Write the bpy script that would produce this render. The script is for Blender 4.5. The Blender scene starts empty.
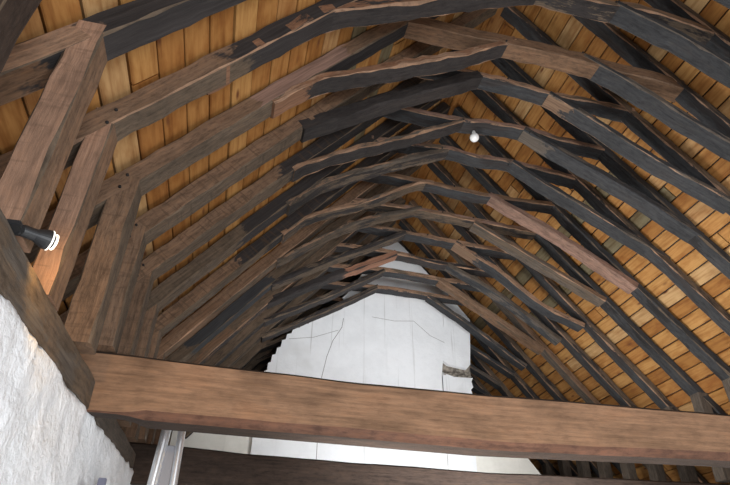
import bpy, bmesh, math, random
from mathutils import Vector, Matrix, noise
random.seed(7)
S = 0.55          # truss spacing in metres; plan coordinates below are in truss spacings
Z0 = 1.6          # eye height above the floor
sc = bpy.context.scene
C = sc.collection

# ------------------------------------------------------------------ camera
cd = bpy.data.cameras.new('camera'); cam = bpy.data.objects.new('camera', cd); C.objects.link(cam)
cd.sensor_width = 36; cd.lens = 36*568.94/730; cd.clip_start = .05; cd.clip_end = 200
R_ = (0.97383261, -0.22696903, 0.01162364); U_ = (-0.13563655, -0.5394015, 0.83105277)
F_ = (0.18235343, 0.81088287, 0.55607211)
M = Matrix(((R_[0], U_[0], -F_[0]), (R_[1], U_[1], -F_[1]), (R_[2], U_[2], -F_[2]))).to_4x4()
M.translation = (0, 0, Z0)
cam.matrix_world = M
sc.camera = cam

# ------------------------------------------------------------------ world, light, exposure
w = bpy.data.worlds.new('world'); sc.world = w; w.use_nodes = True
w.node_tree.nodes['Background'].inputs[0].default_value = (.96, .98, 1, 1)
w.node_tree.nodes['Background'].inputs[1].default_value = 0.29
def area(name, loc, target, sx, sy, power, col, spread=180):
    l = bpy.data.lights.new(name, 'AREA'); l.shape = 'RECTANGLE'; l.size = sx; l.size_y = sy
    l.energy = power; l.color = col; l.spread = math.radians(spread)
    o = bpy.data.objects.new(name, l); C.objects.link(o); o.location = loc
    o.rotation_euler = (Vector(target)-Vector(loc)).to_track_quat('-Z', 'Y').to_euler()
    return o
area('window_daylight', (1.9, -2.6, 1.3), (2.7, 6, 3.6), 3.2, 2.2, 330, (.93, .96, 1))
area('gable_fill_lamp', (3.3, 4.3, 1.3), (2.2, 8.2, 4.3), 2.2, 1.6, 52, (.95, .97, 1), 60)  # added lamp, out of view in mid nave, aimed to brighten the gable
area('right_slope_fill_lamp', (0.2, 4.55, 1.2), (5.0, 4.5, 4.9), 1.2, 1.0, 75, (1, .98, .95), 100)  # added lamp, no window known here; brightens the boards of the right slope
area('floor_fill_lamp', (2.4, 3.0, 0.1), (3.1, 3.6, 6), 3.0, 5.0, 95, (1, .97, .93))  # added upward lamp imitating light bounced off the floor
sc.view_settings.view_transform = 'Standard'; sc.view_settings.look = 'None'
sc.view_settings.exposure = 0.0; sc.view_settings.gamma = 1; sc.view_settings.use_curve_mapping = False

# ------------------------------------------------------------------ materials
def new_mat(name):
    m = bpy.data.materials.new(name); m.use_nodes = True
    nt = m.node_tree; b = nt.nodes['Principled BSDF']; return m, nt, b
def node(nt, t, **kw):
    n = nt.nodes.new(t)
    for k, v in kw.items(): setattr(n, k, v)
    return n
def ramp(nt, stops, fac):
    r = node(nt, 'ShaderNodeValToRGB')
    while len(r.color_ramp.elements) < len(stops): r.color_ramp.elements.new(.5)
    for e, (p, c) in zip(r.color_ramp.elements, stops): e.position = p; e.color = (*c, 1)
    nt.links.new(fac, r.inputs[0]); return r.outputs[0]
def mixc(nt, fac, a, b, blend='MIX'):
    m = node(nt, 'ShaderNodeMix', data_type='RGBA', blend_type=blend)
    for s, v in ((0, fac), (6, a), (7, b)):
        if hasattr(v, 'links'): nt.links.new(v, m.inputs[s])
        elif isinstance(v, (int, float)): m.inputs[s].default_value = v
        else: m.inputs[s].default_value = (*v, 1)
    return m.outputs[2]
def tex(nt, vec, scale, detail=4, rough=.6, sc3=(1, 1, 1), loc=None):
    mp = node(nt, 'ShaderNodeMapping'); mp.inputs['Scale'].default_value = sc3
    nt.links.new(vec, mp.inputs[0])
    if loc is not None: nt.links.new(loc, mp.inputs['Location'])
    n = node(nt, 'ShaderNodeTexNoise'); n.inputs['Scale'].default_value = scale
    n.inputs['Detail'].default_value = detail; n.inputs['Roughness'].default_value = rough
    nt.links.new(mp.outputs[0], n.inputs['Vector']); return n.outputs[0]
def mul(c, k): return tuple(min(1, x*k) for x in c)
PAL = {
 'brown':   (.195, .122, .078), 'pale':  (.33, .198, .132), 'dark': (.120, .088, .062),
 'char':    (.038, .033, .032), 'slate': (.044, .045, .048), 'pink': (.25, .155, .118),
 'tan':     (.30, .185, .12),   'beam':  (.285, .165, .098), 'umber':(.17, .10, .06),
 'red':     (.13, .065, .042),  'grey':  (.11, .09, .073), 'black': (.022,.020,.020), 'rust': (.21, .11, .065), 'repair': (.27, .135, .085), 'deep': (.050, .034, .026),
}
_cache = {}
def wood(base, patch=None, patch_at=None, ticks=0.0):
    """weathered timber; patch = a second colour with a ragged border, patch_at = (from, to) metres along the grain"""
    key = (base, patch, patch_at, ticks)
    if key in _cache: return _cache[key]
    m, nt, b = new_mat('wood_'+base)
    L = nt.links.new
    uv = node(nt, 'ShaderNodeUVMap').outputs[0]
    oi = node(nt, 'ShaderNodeObjectInfo')
    off = node(nt, 'ShaderNodeCombineXYZ')
    mm = node(nt, 'ShaderNodeMath', operation='MULTIPLY'); mm.inputs[1].default_value = 37.0
    L(oi.outputs['Random'], mm.inputs[0]); L(mm.outputs[0], off.inputs[0]); L(mm.outputs[0], off.inputs[2])
    grain = tex(nt, uv, 1, 5, .65, (2.2, 42, 1), off.outputs[0])
    blot = tex(nt, uv, 1, 3, .6, (2.3, 5, 1), off.outputs[0])
    fine = tex(nt, uv, 1, 4, .7, (14, 90, 1), off.outputs[0])
    c = PAL[base]
    col = ramp(nt, [(.28, mul(c, .68)), (.5, c), (.72, mul(c, 1.3))], grain)
    shade = ramp(nt, [(.3, (.62, .62, .62)), (.55, (1, 1, 1)), (.75, (1.0, .92, .86))], blot)
    col = mixc(nt, .85, col, shade, 'MULTIPLY')
    wear = tex(nt, uv, 1, 5, .75, (11, 30, 1), off.outputs[0])
    col = mixc(nt, .35 if base in ('beam', 'pale') else .7, col, ramp(nt, [(.36, (.5, .47, .45)), (.5, (1, 1, 1)), (.64, (1.3, 1.2, 1.08))], wear), 'MULTIPLY')
    if patch:
        pc = PAL[patch]
        pcol = ramp(nt, [(.3, mul(pc, .55)), (.7, mul(pc, 1.35))], grain)
        sx = node(nt, 'ShaderNodeSeparateXYZ'); L(uv, sx.inputs[0])
        if patch_at:
            n2 = tex(nt, uv, 1, 4, .7, (3, 5, 1), off.outputs[0])
            a1 = node(nt, 'ShaderNodeMath', operation='MULTIPLY_ADD'); a1.inputs[1].default_value = .8; L(n2, a1.inputs[0]); L(sx.outputs[0], a1.inputs[2])
            g = []
            for lim in patch_at:
                mr = node(nt, 'ShaderNodeMapRange'); L(a1.outputs[0], mr.inputs[0])
                mr.inputs[1].default_value = lim+.38; mr.inputs[2].default_value = lim+.43; g.append(mr.outputs[0])
            sb = node(nt, 'ShaderNodeMath', operation='SUBTRACT', use_clamp=True); L(g[0], sb.inputs[0]); L(g[1], sb.inputs[1])
            fac = sb.outputs[0]
        else:
            fac = ramp(nt, [(.50, (0, 0, 0)), (.56, (1, 1, 1))], tex(nt, uv, 1, 5, .75, (2.0, 7, 1), off.outputs[0]))
        col = mixc(nt, fac, col, pcol)
    if ticks:   # short marks across the grain left by lath nails and the adze
        tk = tex(nt, uv, 1, 2, .5, (38, 4, 1), off.outputs[0])
        tf = ramp(nt, [(.56, (0, 0, 0)), (.66, (ticks, ticks, ticks))], tk)
        col = mixc(nt, tf, col, mul(c, .4))
    L(col, b.inputs['Base Color'])
    b.inputs['Roughness'].default_value = .82; b.inputs['Specular IOR Level'].default_value = .25
    bp = node(nt, 'ShaderNodeBump'); bp.inputs['Strength'].default_value = .55; bp.inputs['Distance'].default_value = .006
    ad = node(nt, 'ShaderNodeMath', operation='ADD'); L(grain, ad.inputs[0]); L(fine, ad.inputs[1]); L(ad.outputs[0], bp.inputs['Height'])
    L(bp.outputs[0], b.inputs['Normal'])
    _cache[key] = m; return m

def plaster(name, c1, c2, scale=1.0, bump=.5, stain=0, streaks=0):
    m, nt, b = new_mat(name); L = nt.links.new
    oc = node(nt, 'ShaderNodeTexCoord').outputs['Object']
    n1 = tex(nt, oc, 3*scale, 6, .65); n2 = tex(nt, oc, 16*scale, 5, .6); n3 = tex(nt, oc, 1.1*scale, 3, .5)
    col = ramp(nt, [(.35, c2), (.6, c1)], n1)
    if stain:
        sf = ramp(nt, [(.60, (0, 0, 0)), (.78, (stain, stain, stain))], n3)
        col = mixc(nt, sf, col, (.42, .40, .36))
    if streaks:
        st = tex(nt, oc, 1, 3, .6, (16, 1, .35)); big = tex(nt, oc, 1, 2, .5, (2.2, 1, .3))
        sf = ramp(nt, [(.60, (0, 0, 0)), (.70, (streaks,)*3)], st)
        bf = ramp(nt, [(.48, (0, 0, 0)), (.62, (1, 1, 1))], big)
        sf = mixc(nt, 1.0, sf, bf, 'MULTIPLY')
        col = mixc(nt, sf, col, (.40, .39, .37))
    L(col, b.inputs['Base Color']); b.inputs['Roughness'].default_value = .92; b.inputs['Specular IOR Level'].default_value = .1
    ad = node(nt, 'ShaderNodeMath', operation='ADD'); L(n1, ad.inputs[0]); L(n2, ad.inputs[1])
    bp = node(nt, 'ShaderNodeBump'); bp.inputs['Strength'].default_value = bump; bp.inputs['Distance'].default_value = .02
    L(ad.outputs[0], bp.inputs['Height']); L(bp.outputs[0], b.inputs['Normal'])
    return m
def plain(name, col, rough=.5, metal=0, emit=None, strength=0):
    m, nt, b = new_mat(name)
    b.inputs['Base Color'].default_value = (*col, 1); b.inputs['Roughness'].default_value = rough; b.inputs['Metallic'].default_value = metal
    n = node(nt, 'ShaderNodeTexNoise'); n.inputs['Scale'].default_value = 60
    r = node(nt, 'ShaderNodeMapRange'); r.inputs[3].default_value = max(.02, rough-.08); r.inputs[4].default_value = min(1, rough+.08)
    nt.links.new(n.outputs[0], r.inputs[0]); nt.links.new(r.outputs[0], b.inputs['Roughness'])
    if emit: b.inputs['Emission Color'].default_value = (*emit, 1); b.inputs['Emission Strength'].default_value = strength
    return m

def board_material():
    m, nt, b = new_mat('pine_boards'); L = nt.links.new
    uv = node(nt, 'ShaderNodeUVMap').outputs[0]
    geo = node(nt, 'ShaderNodeNewGeometry')
    rnd = geo.outputs['Random Per Island']
    off = node(nt, 'ShaderNodeCombineXYZ'); mm = node(nt, 'ShaderNodeMath', operation='MULTIPLY'); mm.inputs[1].default_value = 91
    L(rnd, mm.inputs[0]); L(mm.outputs[0], off.inputs[0]); L(mm.outputs[0], off.inputs[1])
    grain = tex(nt, uv, 1, 5, .6, (1.6, 24, 1), off.outputs[0])
    blot = tex(nt, uv, 1, 3, .6, (3.5, 8, 1), off.outputs[0])
    base = ramp(nt, [(0, (.30, .135, .036)), (.2, (.42, .20, .060)), (.45, (.46, .245, .082)), (.7, (.34, .145, .038)), (.90, (.50, .32, .15)), (.935, (.19, .16, .095)), (1, (.16, .135, .085))], rnd)
    g = ramp(nt, [(.3, (.62, .52, .44)), (.55, (1, 1, 1)), (.8, (1, 1, 1))], grain)
    col = mixc(nt, .9, base, g, 'MULTIPLY')
    bl = ramp(nt, [(.32, (.66, .52, .40)), (.55, (1, 1, 1))], blot)
    col = mixc(nt, .8, col, bl, 'MULTIPLY')
    mp = node(nt, 'ShaderNodeMapping'); mp.inputs['Scale'].default_value = (2.6, 7.5, 1); L(uv, mp.inputs[0]); L(off.outputs[0], mp.inputs['Location'])
    vo = node(nt, 'ShaderNodeTexVoronoi'); vo.inputs['Scale'].default_value = 1; L(mp.outputs[0], vo.inputs['Vector'])
    kf = ramp(nt, [(.05, (1, 1, 1)), (.17, (0, 0, 0))], vo.outputs['Distance'])
    col = mixc(nt, kf, col, (.14, .05, .02))
    L(col, b.inputs['Base Color']); b.inputs['Roughness'].default_value = .7; b.inputs['Specular IOR Level'].default_value = .2
    bp = node(nt, 'ShaderNodeBump'); bp.inputs['Strength'].default_value = .3; bp.inputs['Distance'].default_value = .004
    L(grain, bp.inputs['Height']); L(bp.outputs[0], b.inputs['Normal'])
    return m

WHITE = plaster('white_plaster', (.90, .92, .945), (.82, .845, .87), 1.6, .9)
GABLE = plaster('gable_limewash', (.85, .86, .87), (.79, .80, .81), 1.2, .35, .35, .75)
CREAM = plaster('cream_limewash', (.80, .78, .72), (.72, .70, .64), 1.2, .35, .2, .2)
RUBBLE = plaster('rubble_core', (.42, .37, .31), (.14, .12, .10), 6, 1.0)
DARKWALL = plaster('end_wall_plaster', (.16, .13, .11), (.08, .07, .06), 1.2, .4)
FLOOR = plaster('stone_floor', (.42, .40, .37), (.33, .31, .29), 1.0, .3)
ALU = plain('aluminium', (.78, .80, .83), .30, .85)
ALU_FLAT = plain('brushed_aluminium', (.26, .26, .28), .5, .5)
BLACKP = plain('black_plastic', (.022, .023, .025), .42)
CHROME = plain('chrome', (.75, .75, .76), .2, 1)
GLOW = plain('lamp_glow', (1, .95, .85), .4, 0, (1, .86, .62), 3)
GLASSY = plain('lens_rim', (.85, .85, .82), .25, 0, (1, .9, .75), 1.2)
BULBM = plain('opal_glass', (.92, .92, .90), .25, 0, (1, .98, .95), .0)
BLUEGREY = plain('blue_grey_plastic', (.16, .17, .24), .5)

# ------------------------------------------------------------------ object helpers
def W3(p): return Vector((p[0]*S, p[1]*S, p[2]*S+Z0))
def thing(name, label, cat, loc=(0, 0, 0), group=None):
    o = bpy.data.objects.new(name, None); C.objects.link(o); o.location = loc; o.empty_display_size = .1
    o['label'] = label; o['category'] = cat
    if group: o['group'] = group
    return o
def tag(o, label, cat, group=None):
    o['label'] = label; o['category'] = cat
    if group: o['group'] = group
    return o
def obj(name, bm, mats, parent=None, label=None, smooth=False, recalc=True):
    me = bpy.data.meshes.new(name)
    if recalc: bmesh.ops.recalc_face_normals(bm, faces=bm.faces)
    if smooth:
        for f in bm.faces: f.smooth = True
    if parent is not None:
        off = parent.location
        p = parent
        while p.parent: p = p.parent; off = off + p.location
        bmesh.ops.translate(bm, verts=bm.verts, vec=-off)
    bm.to_mesh(me); bm.free()
    for m in (mats if isinstance(mats, (list, tuple)) else [mats]): me.materials.append(m)
    o = bpy.data.objects.new(name, me); C.objects.link(o)
    if parent is not None: o.parent = parent
    if label: o['label'] = label
    return o
def struct(name, bm, mats, **k):
    o = obj(name, bm, mats, **k); o['kind'] = 'structure'; return o

def catmull(pts, step):
    P = [Vector(p) for p in pts]
    if len(P) == 2:
        n = max(1, round((P[1]-P[0]).length/step)); return [P[0].lerp(P[1], i/n) for i in range(n+1)]
    out = []
    for i in range(len(P)-1):
        a = P[i-1] if i else P[0]*2-P[1]; b = P[i]; c = P[i+1]; d = P[i+2] if i+2 < len(P) else P[-1]*2-P[-2]
        n = max(1, round((c-b).length/step))
        for j in range(n):
            t = j/n
            out.append(.5*((2*b)+(c-a)*t+(2*a-5*b+4*c-d)*t*t+(3*b-a-3*c+d)*t**3))
    out.append(P[-1]); return out

def timber_bm(path, y, d, wd, rough=.012, bev=.03, step=.22, seed=0, flat=False):
    """squared timber: path = near lower arris in (x,z), d = depth away from the room, wd = width along the nave"""
    P = catmull(path, step) if not flat else [Vector(p) for p in path]
    bm = bmesh.new(); uvl = bm.loops.layers.uv.new('UVMap')
    rings = []; us = []; u = 0
    for i, p in enumerate(P):
        if i: u += (p-P[i-1]).length
        t = (P[min(i+1, len(P)-1)]-P[max(i-1, 0)]).normalized(); n = Vector((-t.y, t.x))
        def nz(k): return noise.noise(Vector((u*1.9, seed*7.3, k*11.1)))*rough*1.0+noise.noise(Vector((u*6.1, seed*3.3, k*5.7)))*rough*.8
        bb = [max(.005, .7*bev*(1+2.2*noise.noise(Vector((u*3.1, seed*5.1, k*9.0+3))))) for k in range(4)]
        corners = [(0, 0, 1, 1), (0, wd, 1, -1), (d, wd, -1, -1), (d, 0, -1, 1)]   # n, y, dirs
        ring = []
        order = [((0, 0), 'y'), ((0, 0), 'n')]
        def put(nn, yy): ring.append(bm.verts.new(W3((p.x+n.x*nn, y+yy, p.y+n.y*nn))))
        e = [nz(k) for k in range(8)]
        put(bb[0]+e[0], e[1]); put(e[2], bb[0]+e[1])
        put(e[2], wd-bb[1]+e[3]); put(bb[1]+e[0], wd+e[3])
        put(d-bb[2]+e[4], wd+e[3]); put(d+e[5], wd-bb[2]+e[3])
        put(d+e[5], bb[3]+e[1]); put(d-bb[3]+e[4], e[1])
        rings.append(ring); us.append(u*S)
    vv = [0, .03, .03+wd, .06+wd, .06+wd+d, .09+wd+d, .09+2*wd+d, .12+2*wd+d, .12+2*wd+2*d]
    mi = [2, 1, 2, 0, 0, 1, 2, 0]
    for i in range(len(rings)-1):
        for k in range(8):
            a, b2 = rings[i][k], rings[i][(k+1) % 8]; c, e2 = rings[i+1][(k+1) % 8], rings[i+1][k]
            f = bm.faces.new((a, b2, c, e2)); f.material_index = mi[k]
            for lp, uvv in zip(f.loops, ((us[i], vv[k]*S), (us[i], vv[k+1]*S), (us[i+1], vv[k+1]*S), (us[i+1], vv[k]*S))): lp[uvl].uv = uvv
    for ring, uu in ((rings[0], 0), (rings[-1], us[-1])):
        f = bm.faces.new(ring); f.material_index = 0
        for q, lp in enumerate(f.loops): lp[uvl].uv = (uu+.02*(q % 3), .1*q*S)
    return bm
_seed = [0]
def timber(name, path, y, d, wd, mats, parent=None, label=None, **k):
    _seed[0] += 1
    return obj(name, timber_bm(path, y, d, wd, seed=_seed[0], **k), mats, parent, label)
def box_bm(bm, lo, hi, bev=0, metric=False):
    f = (lambda p: Vector(p)) if metric else W3
    a, b = f(lo), f(hi)
    r = bmesh.ops.create_cube(bm, size=1)
    for v in r['verts']: v.co = Vector([(a[i]+b[i])/2+v.co[i]*(b[i]-a[i]) for i in range(3)])
    if bev: bmesh.ops.bevel(bm, geom=list({e for v in r['verts'] for e in v.link_edges}), offset=bev, segments=2, affect='EDGES')
    return bm
def lathe_bm(bm, prof, origin, axis, n=24):
    """prof = [(along, radius)] in metres"""
    q = Vector(axis).normalized().to_track_quat('Z', 'Y'); rings = []
    for a, r in prof:
        rings.append([bm.verts.new(Vector(origin)+q @ Vector((math.cos(6.28318*i/n)*r, math.sin(6.28318*i/n)*r, a))) for i in range(n)])
    for i in range(len(rings)-1):
        for k in range(n): bm.faces.new((rings[i][k], rings[i][(k+1) % n], rings[i+1][(k+1) % n], rings[i+1][k]))
    bm.faces.new(rings[0]); bm.faces.new(rings[-1]); return bm

# ------------------------------------------------------------------ profile of the roof (in spacings)
Y0 = 3.39
AL = (-1.517, 4.0); BL = (.49, 6.39); CL = (3.71, 8.28); CR = (5.05, 8.25); BR = (8.22, 6.39); AR = (10.24, 4.0)
SL = (BL[1]-AL[1])/(BL[0]-AL[0]); XR = (AL[0]+AR[0])/2; ZR = AL[1]+(XR-AL[0])*SL
RD = .25; RR = .17      # rafter depths, left and right
ang = math.atan(SL)
def zl(y): return 1.73+.053*(y-3.75)       # underside of the left plate
def zt(y): return 2.05+.04*(y-3.1)         # top of the left plate

# ------------------------------------------------------------------ structure: roof boarding
def boarding(side):
    bm = bmesh.new(); uvl = bm.loops.layers.uv.new('UVMap')
    rnd = random.Random(3 if side > 0 else 5)
    n = Vector((-math.sin(ang)*side, math.cos(ang))); t = Vector((math.cos(ang)*side, math.sin(ang)))
    P0 = Vector(AL if side > 0 else AR)+n*((RD if side > 0 else RR)+.035)
    bw = .345 if side > 0 else .325
    tt = -2.35 if side > 0 else -2.2; full = (XR-AL[0])/math.cos(ang)+((RD if side > 0 else RR)+.03)*math.tan(ang)+(.02 if side > 0 else .16)
    phase = .43-2*bw if side > 0 else 1.25
    j0 = math.floor((tt-phase)/bw)
    for j in range(j0, 200):
        a = phase+j*bw; b = min(a+bw-.022, full)
        if a > full-.05: break
        y = -3.2
        y += -rnd.random()*6
        while y < 19.0:
            ln = rnd.uniform(6, 9); y2 = y+ln
            ya, yb_ = max(y, -3.2), min(y2-.02, 19.0)
            if yb_-ya > .1:
                dz = rnd.uniform(0, .02); rings = []
                for yy in (ya, yb_):
                    rings.append([bm.verts.new(W3((P0.x+t.x*s_+n.x*h, yy, P0.y+t.y*s_+n.y*h))) for s_, h in ((a, dz+.012), (a+.012, dz), (b-.012, dz), (b, dz+.012), (b, dz+.06), (a, dz+.06))])
                for k in range(6):
                    f = bm.faces.new((rings[0][k], rings[0][(k+1) % 6], rings[1][(k+1) % 6], rings[1][k]))
                    vs = [0, 0.01, bw-.01, bw, bw, 0]
                    v1, v2 = vs[k], vs[(k+1) % 6]
                    for lp, q in zip(f.loops, ((ya*S, v1*S), (ya*S, v2*S), (yb_*S, v2*S), (yb_*S, v1*S))): lp[uvl].uv = q
                bm.faces.new(rings[0]); bm.faces.new(rings[1])
            y = y2
    # dark backing sheet just above the boards, added to keep sky light out
    q = [bm.verts.new(W3((P0.x+t.x*s_+n.x*h, yy, P0.y+t.y*s_+n.y*h))) for h in (.10, .16) for yy in (-3.2, 19.0) for s_ in (tt-.3, full+.25)]
    for idx in ((0, 1, 3, 2), (4, 5, 7, 6), (0, 1, 5, 4), (2, 3, 7, 6), (0, 2, 6, 4), (1, 3, 7, 5)):
        f = bm.faces.new([q[i] for i in idx]); f.material_index = 1
    return bm
BOARDS = board_material(); LIGHT_STOP = plain('light_stop_backing', (.03, .03, .03), .9)
struct('ceiling', boarding(1), [BOARDS, LIGHT_STOP])
struct('ceiling', boarding(-1), [BOARDS, LIGHT_STOP])

# ------------------------------------------------------------------ structure: walls
def left_wall():
    bm = bmesh.new(); ny, nz_ = 230, 64; g = []
    y0, y1 = 0.2, 18.6
    for i in range(ny+1):
        y = y0+(y1-y0)*(i/ny)**1.35; row = []
        for j in range(nz_+1):
            top = zl(y)+.035*noise.noise(Vector((y*5, 0, 3)))+.04*noise.noise(Vector((y*1.3, 7, 3)))
            z = -Z0/S+(top+Z0/S)*(j/nz_)**.8
            x = -1.515+.03*noise.noise(Vector((y*.9, z*.9, 0)))+.035*noise.noise(Vector((y*3.1, z*3.1, 5)))+.016*noise.noise(Vector((y*9, z*9, 9)))
            if j == nz_: x -= .03
            row.append(bm.verts.new(W3((x, y, z))))
        g.append(row)
    for i in range(ny):
        for j in range(nz_): bm.faces.new((g[i][j], g[i+1][j], g[i+1][j+1], g[i][j+1]))
    back = [[bm.verts.new(W3((-3.3, g_y, zz))) for zz in (-Z0/S, zl(g_y)-.06)] for g_y in (y0, y1)]
    # top, back and ends close the wall into a solid
    for i in range(ny):
        pass
    top = [r[-1] for r in g]; bot = [r[0] for r in g]
    bm.faces.new(top+[back[1][1], back[0][1]]); bm.faces.new(bot+[back[1][0], back[0][0]])
    bm.faces.new([back[0][0], back[0][1], back[1][1], back[1][0]])
    bm.faces.new(g[0]+[back[0][1], back[0][0]]); bm.faces.new(g[-1]+[back[1][1], back[1][0]])
    return bm
struct('wall_left', left_wall(), WHITE, smooth=True)
bm = bmesh.new(); box_bm(bm, (9.98, .2, -Z0/S), (11.9, 18.6, 1.9)); struct('wall_right', bm, WHITE)
bm = bmesh.new()
pts = [(-3.2, -Z0/S), (11.9, -Z0/S), (11.9, 2.0), (XR, ZR+.2), (-3.2, 2.0)]
def prism(bm, pts, ya, yb_, jitter=0, mi=0):
    A_ = [bm.verts.new(W3((x, ya, z))) for x, z in pts]; B_ = [bm.verts.new(W3((x, yb_, z))) for x, z in pts]
    fs = [bm.faces.new(A_), bm.faces.new(B_)]
    n = len(pts)
    for i in range(n): fs.append(bm.faces.new((A_[i], A_[(i+1) % n], B_[(i+1) % n], B_[i])))
    for f in fs: f.material_index = mi
prism(bm, pts, 18.62, 18.95); struct('wall_back', bm, DARKWALL)

# white gable wall between the nave and the next bay (free standing, stepped brick edge on its left)
GY = 14.92
bm = bmesh.new()
left_steps = [(.52, 5.30), (.60, 5.36), (.62, 5.62), (.70, 5.66), (.70, 5.86), (.78, 5.90), (.79, 6.10), (.88, 6.13), (.90, 6.32), (1.0, 6.36), (1.02, 6.56), (1.12, 6.60), (1.14, 6.76), (1.26, 6.80), (1.30, 6.96), (1.48, 7.0), (1.52, 7.12), (1.72, 7.15), (1.78, 7.28), (2.1, 7.42), (2.62, 7.90), (3.0, 8.6)]
breast = [(.52, -Z0/S)]+left_steps+[(XR-.35, ZR-.75), (XR-.02, ZR-.46), (XR+.3, ZR-.75), (5.86, 8.9), (5.84, 7.0), (5.72, 6.2), (5.68, 5.9), (5.70, -Z0/S)]
prism(bm, breast, GY, GY+.42)
struct('wall_gable', bm, GABLE)
bm = bmesh.new()   # upper slab right of the joint, standing slightly back, broken along its foot
slab = [(5.70, 6.52), (5.92, 6.36), (6.50, 6.28), (6.62, 6.42), (6.75, 7.9), (5.90, 8.95), (5.87, 7.6)]
prism(bm, slab, GY+.03, GY+.40)
prism(bm, [(5.70, -Z0/S), (6.52, -Z0/S), (6.54, 5.45), (6.62, 5.52), (6.58, 5.66), (6.66, 5.74), (6.62, 5.9), (6.67, 6.02), (6.1, 6.0), (5.74, 6.1)], GY+.06, GY+.40)
struct('wall_gable', bm, GABLE)
bm = bmesh.new()
rr = random.Random(4)
prism(bm, [(5.70, 6.0), (6.66, 5.9), (6.66, 6.5), (5.70, 6.62)], GY+.17, GY+.40)
for i in range(9):
    x = 5.80+i*.095; z = 6.03+.13*rr.random(); r = bmesh.ops.create_icosphere(bm, subdivisions=2, radius=.055*S)
    for v in r['verts']: v.co = Vector((v.co.x*rr.uniform(1, 1.7), v.co.y, v.co.z*.7))*(1+.3*noise.noise(v.co*40+Vector((i, 0, 0))))+W3((x, GY+.10, z))
struct('wall_gable', bm, RUBBLE)
bm = bmesh.new()   # lower, wider wall with sloping shoulders
prism(bm, [(-1.4, -Z0/S), (8.95, -Z0/S), (8.95, 2.8), (8.72, 3.10), (8.11, 3.87), (6.75, 5.25), (6.75, 5.3), (.5, 5.3), (-.5, 4.6), (-1.45, 3.9), (-2.3, 3.0), (-2.3, 2.3)], GY+.12, GY+.45)
struct('wall_gable', bm, CREAM)
bm = bmesh.new()   # hairline joints cut in the gable wash
def crack(pts, wdt):
    for (a, b) in zip(pts[:-1], pts[1:]):
        d = (Vector(b)-Vector(a)).normalized(); n = Vector((-d.y, d.x))*wdt
        prism(bm, [(a[0]-n.x, a[1]-n.y), (b[0]-n.x, b[1]-n.y), (b[0]+n.x, b[1]+n.y), (a[0]+n.x, a[1]+n.y)], GY-.002, GY+.002)
crack([(2.74, 7.45), (2.70, 7.15), (2.45, 6.7), (2.30, 6.2), (2.19, 5.6), (2.17, 4.2), (2.17, 3.2)], .009)
crack([(2.60, 7.05), (1.9, 6.75), (1.2, 6.62)], .006)
crack([(3.6, 7.6), (4.3, 7.55), (4.9, 7.62), (5.4, 7.2), (5.84, 7.02)], .006)
struct('trim_gable', bm, plain('joint_grey', (.30, .29, .28), .9))

bm = bmesh.new(); box_bm(bm, (-1.3, 8.0, -Z0/S-.2), (9.98, 18.6, -Z0/S)); struct('floor', bm, FLOOR)

# ------------------------------------------------------------------ wall plates and tie beams
def plate_bm(ya, yb_, seed):
    bm = bmesh.new(); uvl = bm.loops.layers.uv.new('UVMap'); n = int((yb_-ya)/.25); rings = []
    for i in range(n+1):
        y = ya+(yb_-ya)*i/n
        e = [noise.noise(Vector((y*1.7, k*9.1, seed)))*.02 for k in range(6)]
        b, t = zl(y)-.02, zt(y)
        rings.append([bm.verts.new(W3(p)) for p in ((-1.525+e[0], y, b), (-1.525+e[1], y, t-.03), (-1.56, y, t+e[2]), (-2.5, y, t), (-2.5, y, b))])
    vv = [0, .38, .43, 1.3, 1.7, 2.6]
    for i in range(n):
        for k in range(5):
            f = bm.faces.new((rings[i][k], rings[i+1][k], rings[i+1][(k+1) % 5], rings[i][(k+1) % 5]))
            y1, y2 = (ya+(yb_-ya)*i/n)*S, (ya+(yb_-ya)*(i+1)/n)*S
            for lp, q in zip(f.loops, ((y1, vv[k]*S), (y2, vv[k]*S), (y2, vv[k+1]*S), (y1, vv[k+1]*S))): lp[uvl].uv = q
    bm.faces.new(rings[0]); bm.faces.new(rings[-1]); return bm
tag(obj('wall_plate', plate_bm(.2, 6.53, 1), wood('dark', 'grey')), 'dark oak wall plate on the white plaster wall, nearer length carrying the spotlight', 'beam', 'left wall plate lengths')
tag(obj('wall_plate', plate_bm(7.0, 10.58, 2), wood('grey')), 'weathered wall plate length on the plaster between the two tie beams', 'beam', 'left wall plate lengths')
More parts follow.
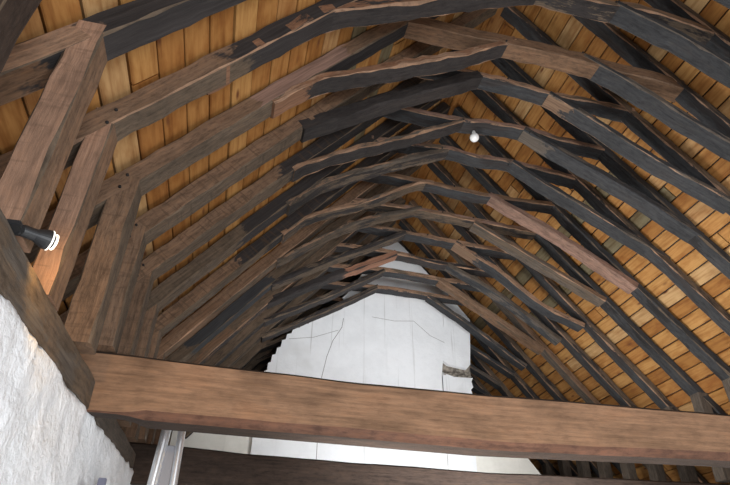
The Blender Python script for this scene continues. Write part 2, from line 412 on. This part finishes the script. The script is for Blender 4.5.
def tie_beam(name, y, wd, top, mid, label, mats, chamfer=True, x0=-2.3, x1=11.2):
    bm = bmesh.new(); uvl = bm.loops.layers.uv.new('UVMap')
    def interp(tb, x):
        for (a, za), (b, zb) in zip(tb[:-1], tb[1:]):
            if a <= x <= b: return za+(zb-za)*(x-a)/(b-a)
        return tb[0][1] if x < tb[0][0] else tb[-1][1]
    n = 90; rings = []; us = []
    for i in range(n+1):
        x = x0+(x1-x0)*i/n; zt_ = interp(top, x); zb = interp(mid, x)
        c = 0 if (x < -1.15 or not chamfer) else min(1, (x+1.15)/.16)
        ch = .018+.072*c
        e = [noise.noise(Vector((x*1.3, k*9, y)))*.012 for k in range(6)]
        rings.append([bm.verts.new(W3(p)) for p in (
            (x, y+e[0], zt_-.03+e[1]), (x, y+e[0], zb+.30), (x, y+e[2], zb+e[3]-.05*(1-c)), (x, y+ch*.8+e[2], zb-ch+e[3]*.6-.05*(1-c)+.0),
            (x, y+wd, zb-ch-.0), (x, y+wd, zt_), (x, y+.03, zt_+e[1]))])
        us.append(x*S)
    vv = [0, .27, .57, .68, 1.2, 1.8, 2.4, 2.43]; mi = [0, 0, 1, 2, 0, 0, 2]
    for i in range(n):
        for k in range(7):
            f = bm.faces.new((rings[i][k], rings[i+1][k], rings[i+1][(k+1) % 7], rings[i][(k+1) % 7])); f.material_index = mi[k]
            for lp, q in zip(f.loops, ((us[i], vv[k]*S), (us[i+1], vv[k]*S), (us[i+1], vv[k+1]*S), (us[i], vv[k+1]*S))): lp[uvl].uv = q
    bm.faces.new(rings[0]); bm.faces.new(rings[-1])
    return tag(obj(name, bm, mats), label, 'beam')
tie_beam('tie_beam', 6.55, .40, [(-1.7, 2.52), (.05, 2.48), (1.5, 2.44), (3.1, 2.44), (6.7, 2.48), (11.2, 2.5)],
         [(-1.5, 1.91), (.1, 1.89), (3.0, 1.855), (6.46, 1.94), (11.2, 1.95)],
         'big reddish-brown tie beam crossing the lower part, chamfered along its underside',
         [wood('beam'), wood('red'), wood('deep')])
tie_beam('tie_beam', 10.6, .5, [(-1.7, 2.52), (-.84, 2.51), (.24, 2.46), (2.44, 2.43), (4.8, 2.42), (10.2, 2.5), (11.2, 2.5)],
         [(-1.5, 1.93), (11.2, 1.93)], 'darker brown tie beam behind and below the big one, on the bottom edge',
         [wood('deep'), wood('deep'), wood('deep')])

# ------------------------------------------------------------------ roof trusses
LB = {2: [(-.04, 5.72), (.5, 6.30), (.95, 6.56), (2.04, 7.14), (3.08, 7.74), (3.83, 8.26)],
      3: [(.59, 6.54), (2.01, 7.42), (3.64, 8.42)], 4: [(.37, 6.3), (1.01, 6.76), (2.3, 7.49), (3.66, 8.29)],
      5: [(.60, 6.70), (1.18, 7.03), (2.6, 7.85), (3.71, 8.42)], 6: [(.44, 6.50), (.9, 6.84), (1.99, 7.40), (2.84, 7.92), (3.37, 8.25), (3.7, 8.29)],
      7: [(.49, 6.66), (1.75, 7.35), (2.69, 7.90), (3.76, 8.33)], 8: [(.53, 6.6), (1.72, 7.14), (2.69, 7.69), (3.66, 8.28)],
      9: [(.55, 6.50), (2.02, 7.31), (3.7, 8.25)], 10: [(.6, 6.58), (2.07, 7.29), (3.63, 8.30)], 11: [(.64, 6.68), (2.24, 7.38), (3.71, 8.33)]}
CB = {1: [(1.8, 8.2), (4.71, 8.20), (5.66, 8.26), (6.85, 8.08)], 2: [(1.8, 8.10), (3.1, 8.10), (4.25, 8.12), (5.0, 8.08), (7.0, 7.9)],
      3: [(1.95, 8.42), (3.64, 8.46), (4.91, 8.34), (6.02, 8.33), (6.78, 8.30)], 4: [(1.95, 8.36), (3.13, 8.26), (3.66, 8.29), (4.85, 8.38), (5.71, 8.26), (6.75, 8.2)],
      5: [(2.0, 8.36), (3.05, 8.40), (3.75, 8.45), (4.4, 8.36), (5.13, 8.38), (6.75, 8.21)], 6: [(1.95, 8.34), (3.69, 8.27), (4.92, 8.19), (6.82, 8.22)],
      7: [(1.95, 8.26), (3.76, 8.27), (5.06, 8.2), (6.75, 8.12)], 8: [(1.95, 8.34), (3.71, 8.26), (4.94, 8.18), (6.75, 8.1)],
      9: [(1.95, 8.28), (3.65, 8.26), (4.46, 8.18), (5.08, 8.13), (6.8, 8.1)], 10: [(1.95, 8.22), (3.69, 8.30), (5.15, 8.23), (6.75, 8.2)],
      11: [(1.95, 8.22), (3.78, 8.31), (5.12, 8.26), (6.75, 8.22)]}
RB = {1: [(5.05, 8.24), (6.04, 7.78), (7.0, 7.12), (8.22, 6.36)], 2: [(5.04, 8.20), (5.83, 7.76), (7.0, 6.95), (8.3, 6.20)],
      3: [(4.95, 8.32), (5.7, 7.87), (6.73, 7.16), (8.25, 6.32)], 4: [(4.93, 8.35), (5.84, 7.82), (7.1, 7.13), (8.36, 6.28)],
      5: [(5.15, 8.40), (5.84, 7.93), (7.0, 7.24), (8.42, 6.38)], 6: [(5.0, 8.22), (6.64, 7.33), (8.30, 6.24)],
      7: [(5.05, 8.13), (6.41, 7.39), (8.2, 6.40)], 8: [(4.94, 8.18), (6.09, 7.45), (7.1, 6.66), (8.2, 6.2)],
      9: [(5.08, 8.13), (6.53, 7.36), (8.1, 6.22)], 10: [(5.2, 8.21), (6.6, 7.33), (8.15, 6.36)], 11: [(5.2, 8.21), (6.48, 7.39), (8.1, 6.26)]}
DEF = ('brown', 'dark', 'dark')
# per truss: mats of (side, soffit, arris) for rafter L, brace L, collar, brace R, rafter R, post L
def m3(a, b, c, **k): return [wood(a, **k), wood(b, **k), wood(c)]
LABEL = {
 -1: 'dark roof truss whose post cuts across the top left corner',
 0: 'roof truss with a broad pale brown post at upper left and blackened rafter above it',
 1: 'roof truss whose post stands just behind the black spotlight, its brace skirting the top edge',
 2: 'roof truss with a clean brown replacement collar near the top and ragged left brace',
 3: 'roof truss with a straight smooth charcoal left brace, behind the brown collar',
 4: 'roof truss with the small round white lamp hanging under its collar',
 5: 'roof truss next behind the round white lamp, its blue-black right brace ending mid rafter',
 6: 'roof truss with a clean pinkish-brown replacement brace on the right',
 7: 'roof truss directly behind the pinkish-brown brace, left brace pale along its edge',
 8: 'roof truss with two pale spots and a light strip on its right shoulder',
 9: 'roof truss with a reddish-brown length at the top of its left brace, near the gable',
 10: 'roof truss with a brown right brace, last but one before the white gable wall',
 11: 'dark roof truss closest to the front of the white gable wall',
 12: 'roof truss directly behind the white gable wall, seen right of it',
 13: 'roof truss in the dark, second beyond the white gable wall',
 14: 'roof truss in the dark, third beyond the white gable wall'}
for k in range(-1, 15):
    rnd = random.Random(100+k); y = Y0+k; j = lambda a: rnd.uniform(-a, a)
    t = thing('roof_truss', LABEL[k], 'roof truss', W3((XR, y, 2.2)), 'roof trusses')
    wl = .29
    dx = j(.012)+(.05 if k >= 2 else 0)
    # rafters, foot to ridge
    zf = 2.35
    xf = AL[0]-(AL[1]-zf)/SL
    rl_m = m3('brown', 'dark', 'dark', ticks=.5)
    if k == 0: rl_m = [wood('tan', 'char', (1.15, 50)), wood('umber', 'char', (.9, 50)), wood('dark')]
    if k == 1: rl_m = [wood('brown', 'char', (2.0, 50)), wood('dark', 'char', (2.15, 50)), wood('tan')]
    if k == 2: rl_m = [wood('brown', 'pink', (2.3, 3.3)), wood('dark', 'char', (2.9, 50)), wood('dark')]
    if k == 4: rl_m = [wood('brown', 'char', (2.7, 50), .6), wood('dark', 'char', (2.8, 50)), wood('dark')]
    if k == 5: rl_m = [wood('dark', 'char', (2.3, 50), .3), wood('dark', 'char', (2.2, 50)), wood('dark')]
    if k == 6: rl_m = [wood('brown', 'char', (2.25, 50), .6), wood('dark', 'char', (2.6, 50)), wood('dark')]
    if k == 7: rl_m = [wood('brown', 'umber', None, .4), wood('dark', 'umber'), wood('tan')]
    if k in (8, ): rl_m = [wood('dark', 'slate', (1.6, 2.9)), wood('dark', 'slate', (1.6, 2.9)), wood('dark')]
    if k == 9: rl_m = [wood('dark', 'umber'), wood('char', 'umber'), wood('tan')]
    if k > 9: rl_m = [wood('dark'), wood('char', 'dark'), wood('dark')]
    amp = .009
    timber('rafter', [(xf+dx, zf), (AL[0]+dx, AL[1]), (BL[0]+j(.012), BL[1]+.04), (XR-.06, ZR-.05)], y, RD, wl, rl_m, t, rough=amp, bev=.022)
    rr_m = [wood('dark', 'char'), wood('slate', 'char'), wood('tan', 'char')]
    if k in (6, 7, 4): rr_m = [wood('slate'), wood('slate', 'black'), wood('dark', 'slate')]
    if k == 10: rr_m = [wood('brown'), wood('grey'), wood('brown')]
    if k == -1 or k == 0: rr_m = [wood('umber'), wood('dark', 'umber'), wood('umber')]
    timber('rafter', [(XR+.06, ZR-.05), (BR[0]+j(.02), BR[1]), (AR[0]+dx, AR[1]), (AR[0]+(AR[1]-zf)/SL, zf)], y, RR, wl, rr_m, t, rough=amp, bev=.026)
    # left brace
    lb = LB.get(k, [(BL[0]-.05, BL[1]+.02), CL])
    if k == 1: lb = [(-.78, 4.92), (-.40, 5.38), (.03, 5.88), (.45, 6.42), (1.15, 6.82), (1.72, 7.11), (2.49, 7.58), (3.75, 8.2)]
    if k >= 3 and k in LB: lb = [(.45+j(.03), 6.33+j(.03))]+lb[1:]
    dL = {1: .16, 2: .13, 3: .22, 4: .10, 5: .13, 6: .10, 7: .11, 9: .17}.get(k, .13)
    lm = {1: [wood('rust', 'char'), wood('char', 'rust', (-1, .34)), wood('tan')], 2: [wood('rust', 'tan'), wood('char', 'rust', (-1, .34)), wood('tan')],
          3: [wood('char'), wood('char'), wood('char')], 4: [wood('tan', 'grey'), wood('char'), wood('tan')],
          5: [wood('grey', 'tan'), wood('char', 'dark'), wood('grey')], 6: [wood('tan', 'grey'), wood('dark', 'char'), wood('tan')],
          7: [wood('grey', 'tan'), wood('dark', 'char'), wood('grey')], 8: [wood('char', 'dark'), wood('dark', 'char'), wood('char')],
          9: [wood('char', 'repair', (1.15, 50)), wood('char', 'repair', (1.15, 50)), wood('char')]}.get(k, [wood('char', 'dark'), wood('char'), wood('dark')])
    timber('brace', lb, y, dL, .32, lm, t, rough=.024 if k in (2, 4, 6) else .016, bev=.03, step=.14)
    # collar
    cb = CB.get(k, [(1.95, 8.26), (6.78, 8.26)])
    dC = {2: .24, 1: .16, 10: .14}.get(k, .12)
    cm = {2: [wood('umber'), wood('umber'), wood('brown')], 1: [wood('dark', 'umber'), wood('char', 'dark'), wood('tan')],
          6: [wood('brown', 'umber'), wood('char', 'slate'), wood('brown')], 7: [wood('brown', 'pink'), wood('dark', 'char'), wood('tan')],
          9: [wood('tan', 'char'), wood('char'), wood('tan')]}.get(k, [wood('pink' if k in (4, 5) else 'tan', 'dark'), wood('slate', 'char'), wood('tan', 'char')])
    timber('collar', cb, y+.005, dC, .32 if k != 4 else .34, cm, t, rough=.016, bev=.022, step=.16)
    # right brace
    rb = RB.get(k, [CR, BR])
    dR = {1: .13, 2: .12, 3: .12, 4: .15, 5: .12, 6: .15, 10: .17}.get(k, .13)
    rm = {6: [wood('pink'), wood('pink'), wood('pink')], 10: [wood('brown'), wood('umber', 'dark'), wood('brown')],
          7: [wood('brown', 'grey'), wood('grey', 'dark'), wood('tan')], 8: [wood('tan', 'slate'), wood('slate', 'brown', (-1, .34)), wood('tan')],
          3: [wood('slate', 'grey'), wood('slate', 'brown', (-1, .30)), wood('grey', 'tan')], 4: [wood('slate', 'grey'), wood('slate', 'grey', (-1, .36)), wood('slate')],
          9: [wood('grey', 'dark'), wood('slate', 'grey'), wood('grey')]}.get(k, [wood('slate', 'grey' if k > 1 else None), wood('slate'), wood('grey' if k != 4 else 'slate', 'tan' if k > 2 and k != 4 else None)])
    timber('brace', rb, y-.004, dR, .33 if k < 9 else .31, rm, t, rough=.012, bev=.024, step=.2,
           label='clean pinkish-brown replacement brace' if k == 6 else None)
    if k == 11:
        timber('strut', [(-1.07, 3.66), (-.80, 4.02), (-.42, 5.1)], y+.2, .13, .18, m3('dark', 'black', 'dark'), t, step=.2)
    # ashlar posts
    px = {-1: -1.62, 0: -1.50, 1: -1.53, 2: -1.40}.get(k, -1.41+j(.012))
    pm = [wood('pale' if k <= 1 else 'brown', ticks=.35), wood('brown' if k <= 1 else 'dark', ticks=.3), wood('dark')]
    if k == -1: pm = m3('deep', 'deep', 'dark')
    pw = {0: .235, -1: .24, 1: .21, 2: .28, 3: .22}.get(k, .25)
    zb = zt(y)+.004
    tb_ = 2.53 if (6.3 < y+.3 < 7.3 or 10.4 < y+.3 < 11.3) else zb
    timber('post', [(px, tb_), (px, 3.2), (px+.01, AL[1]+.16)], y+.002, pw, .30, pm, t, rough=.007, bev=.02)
    zr = 2.53 if tb_ == 2.53 else 2.21
    timber('post', [(9.98, 4.36), (9.98, zr)], y+.002, .25, .28, m3('grey', 'grey', 'grey'), t, rough=.012, bev=.02)
    if k == 8:
        for (x, z) in ((5.18, 8.12), (5.46, 7.95)):
            bm = bmesh.new(); lathe_bm(bm, [(0, .022), (.012, .021), (.016, .012)], W3((x, y+.012, z)), (0, -1, 0), 10)
            obj('peg', bm, wood('tan'), t, 'pale peg end')
    # oak pegs at the joints
    if 1 <= k <= 9:
        for (x, z) in ((AL[0]-.06, AL[1]-.02), (AL[0]-.02, AL[1]+.16), (cb[1][0]+.5, cb[1][1]+.06), (CR[0], CR[1]+.05)):
            bm = bmesh.new(); lathe_bm(bm, [(0, .010), (.018, .009), (.022, .004)], W3((x, y+.015, z)), (0, -1, 0), 8)
            obj('peg', bm, wood('black'), t)
# right hand wall plate carries the posts of the far side
def rplate(ya, yb_, lab):
    bm = bmesh.new(); box_bm(bm, (9.96, ya, 1.905), (11.3, yb_, 2.2), .008)
    tag(obj('wall_plate', bm, wood('dark')), lab, 'beam', 'right wall plate lengths')
rplate(7.12, 10.58, 'dark wall plate at right, under the far posts between the two tie beams')
rplate(11.15, 18.5, 'dark wall plate at right, beyond the rear tie beam')
tag(obj('wall_plate', plate_bm(11.15, 18.5, 3), wood('dark')), 'dark wall plate at left, running back from the rear tie beam', 'beam', 'left wall plate lengths')

# ------------------------------------------------------------------ spotlight on the left plate
base = W3((-1.52, 3.36, 2.04))
sp = thing('spotlight', 'small black spotlight with glowing lens, clipped to the wall plate at left', 'lamp', base)
hinge = W3((-1.47, 3.50, 2.045))
bm = bmesh.new(); box_bm(bm, tuple(base+Vector((-.02, -.03, 0.0))), tuple(base+Vector((.03, .05, .02))), .004, True)
lathe_bm(bm, [(0, .010), (.05, .010)], base+Vector((.01, .02, .0)), (0.3, .5, .5), 12)
obj('bracket', bm, BLACKP, sp)
ax = Vector((.80, .60, .06)).normalized()
o0 = W3((-1.50, 3.42, 2.075))
bm = bmesh.new(); lathe_bm(bm, [(0, .017), (.006, .022), (.050, .023), (.062, .028), (.085, .037), (.098, .038), (.098, .032)], o0, ax)
obj('lamp_housing', bm, BLACKP, sp, smooth=False)
bm = bmesh.new(); lathe_bm(bm, [(-.006, .012), (-.002, .016), (.004, .017)], o0, ax)
obj('end_cap', bm, CHROME, sp)
bm = bmesh.new(); lathe_bm(bm, [(.0985, .0375), (.1015, .039), (.1045, .0375)], o0, ax)
obj('lens_rim', bm, GLASSY, sp)
bm = bmesh.new(); lathe_bm(bm, [(.105, .026), (.114, .027)], o0, ax)
obj('collar_ring', bm, BLACKP, sp)
bm = bmesh.new(); lathe_bm(bm, [(.1145, .026), (.117, .031), (.121, .030), (.123, .024)], o0, ax)
obj('bulb', bm, GLOW, sp)
l = bpy.data.lights.new('spotlight_bulb', 'SPOT'); l.energy = 13; l.color = (1, .60, .20); l.shadow_soft_size = .02
l.spot_size = math.radians(85); l.spot_blend = .7
lo = bpy.data.objects.new('spotlight_bulb', l); C.objects.link(lo); lo.location = o0+ax*.14
lo.rotation_euler = Vector((-.12, .97, .02)).to_track_quat('-Z', 'Y').to_euler()

# ------------------------------------------------------------------ round white lamp on a collar
bp_ = W3((3.93, 7.62, 8.12))
bl = thing('globe_lamp', 'small round white lamp hanging under a dark collar near the roof centre', 'lamp', bp_+Vector((0, 0, .075)))
bm = bmesh.new(); r = bmesh.ops.create_uvsphere(bm, u_segments=24, v_segments=16, radius=.052)
for v in r['verts']: v.co += bp_
obj('globe', bm, BULBM, bl, smooth=True)
bm = bmesh.new(); lathe_bm(bm, [(0, .020), (.03, .022), (.055, .014)], bp_+Vector((0, 0, .042)), (0, 0, 1), 16)
obj('lamp_holder', bm, plain('white_plastic', (.7, .7, .68), .5), bl)

# ------------------------------------------------------------------ ladder behind the big tie beam
ld = thing('ladder', 'silver aluminium ladder standing behind the big tie beam, beside the left wall', 'ladder', (-.42, 4.05, 0))
def rail(x0, z0, x1, z1, y, r, mat, name):
    bm = bmesh.new(); a, b = W3((x0, y, z0)), W3((x1, y, z1)); L_ = (b-a).length
    lathe_bm(bm, [(0, r), (L_, r)], a, b-a, 18); return obj(name, bm, mat, ld)
zt_l = 2.35
def xa(z, xb, xt): return xb+(xt-xb)*(z-1.31)/(.70)
YL = 7.6
rail(xa(-2.88, -.84, -.80), -2.88, xa(zt_l, -.84, -.80), zt_l, YL, .033, ALU, 'rail')
rail(xa(-2.88, -.60, -.615), -2.88, xa(zt_l, -.60, -.615), zt_l, YL, .026, ALU, 'rail')
for i in range(10):
    z = -2.5+i*.48
    if z > 1.2: break
    bm = bmesh.new(); box_bm(bm, (-.88, YL-.05, z), (-.58, YL+.05, z+.06), .004); obj('rung', bm, ALU, ld)
bm = bmesh.new(); box_bm(bm, (-.82, YL+.01, 1.30), (-.62, YL+.04, 1.80), .003)
obj('stile_plate', bm, ALU_FLAT, ld, label='grey flat plate joining the two rails')

# ------------------------------------------------------------------ small bracket on the plaster at the bottom edge
bk = thing('wall_bracket', 'small blue-grey bracket fixed to the white plaster at the bottom edge', 'bracket', W3((-1.42, 7.2, 1.2)))
bm = bmesh.new(); box_bm(bm, (-1.47, 6.86, 1.12), (-1.38, 7.66, 1.165), .003); obj('plate', bm, BLUEGREY, bk)
bm = bmesh.new(); box_bm(bm, (-1.47, 7.70, 1.12), (-1.38, 7.76, 1.40), .003); obj('upright', bm, BLUEGREY, bk)
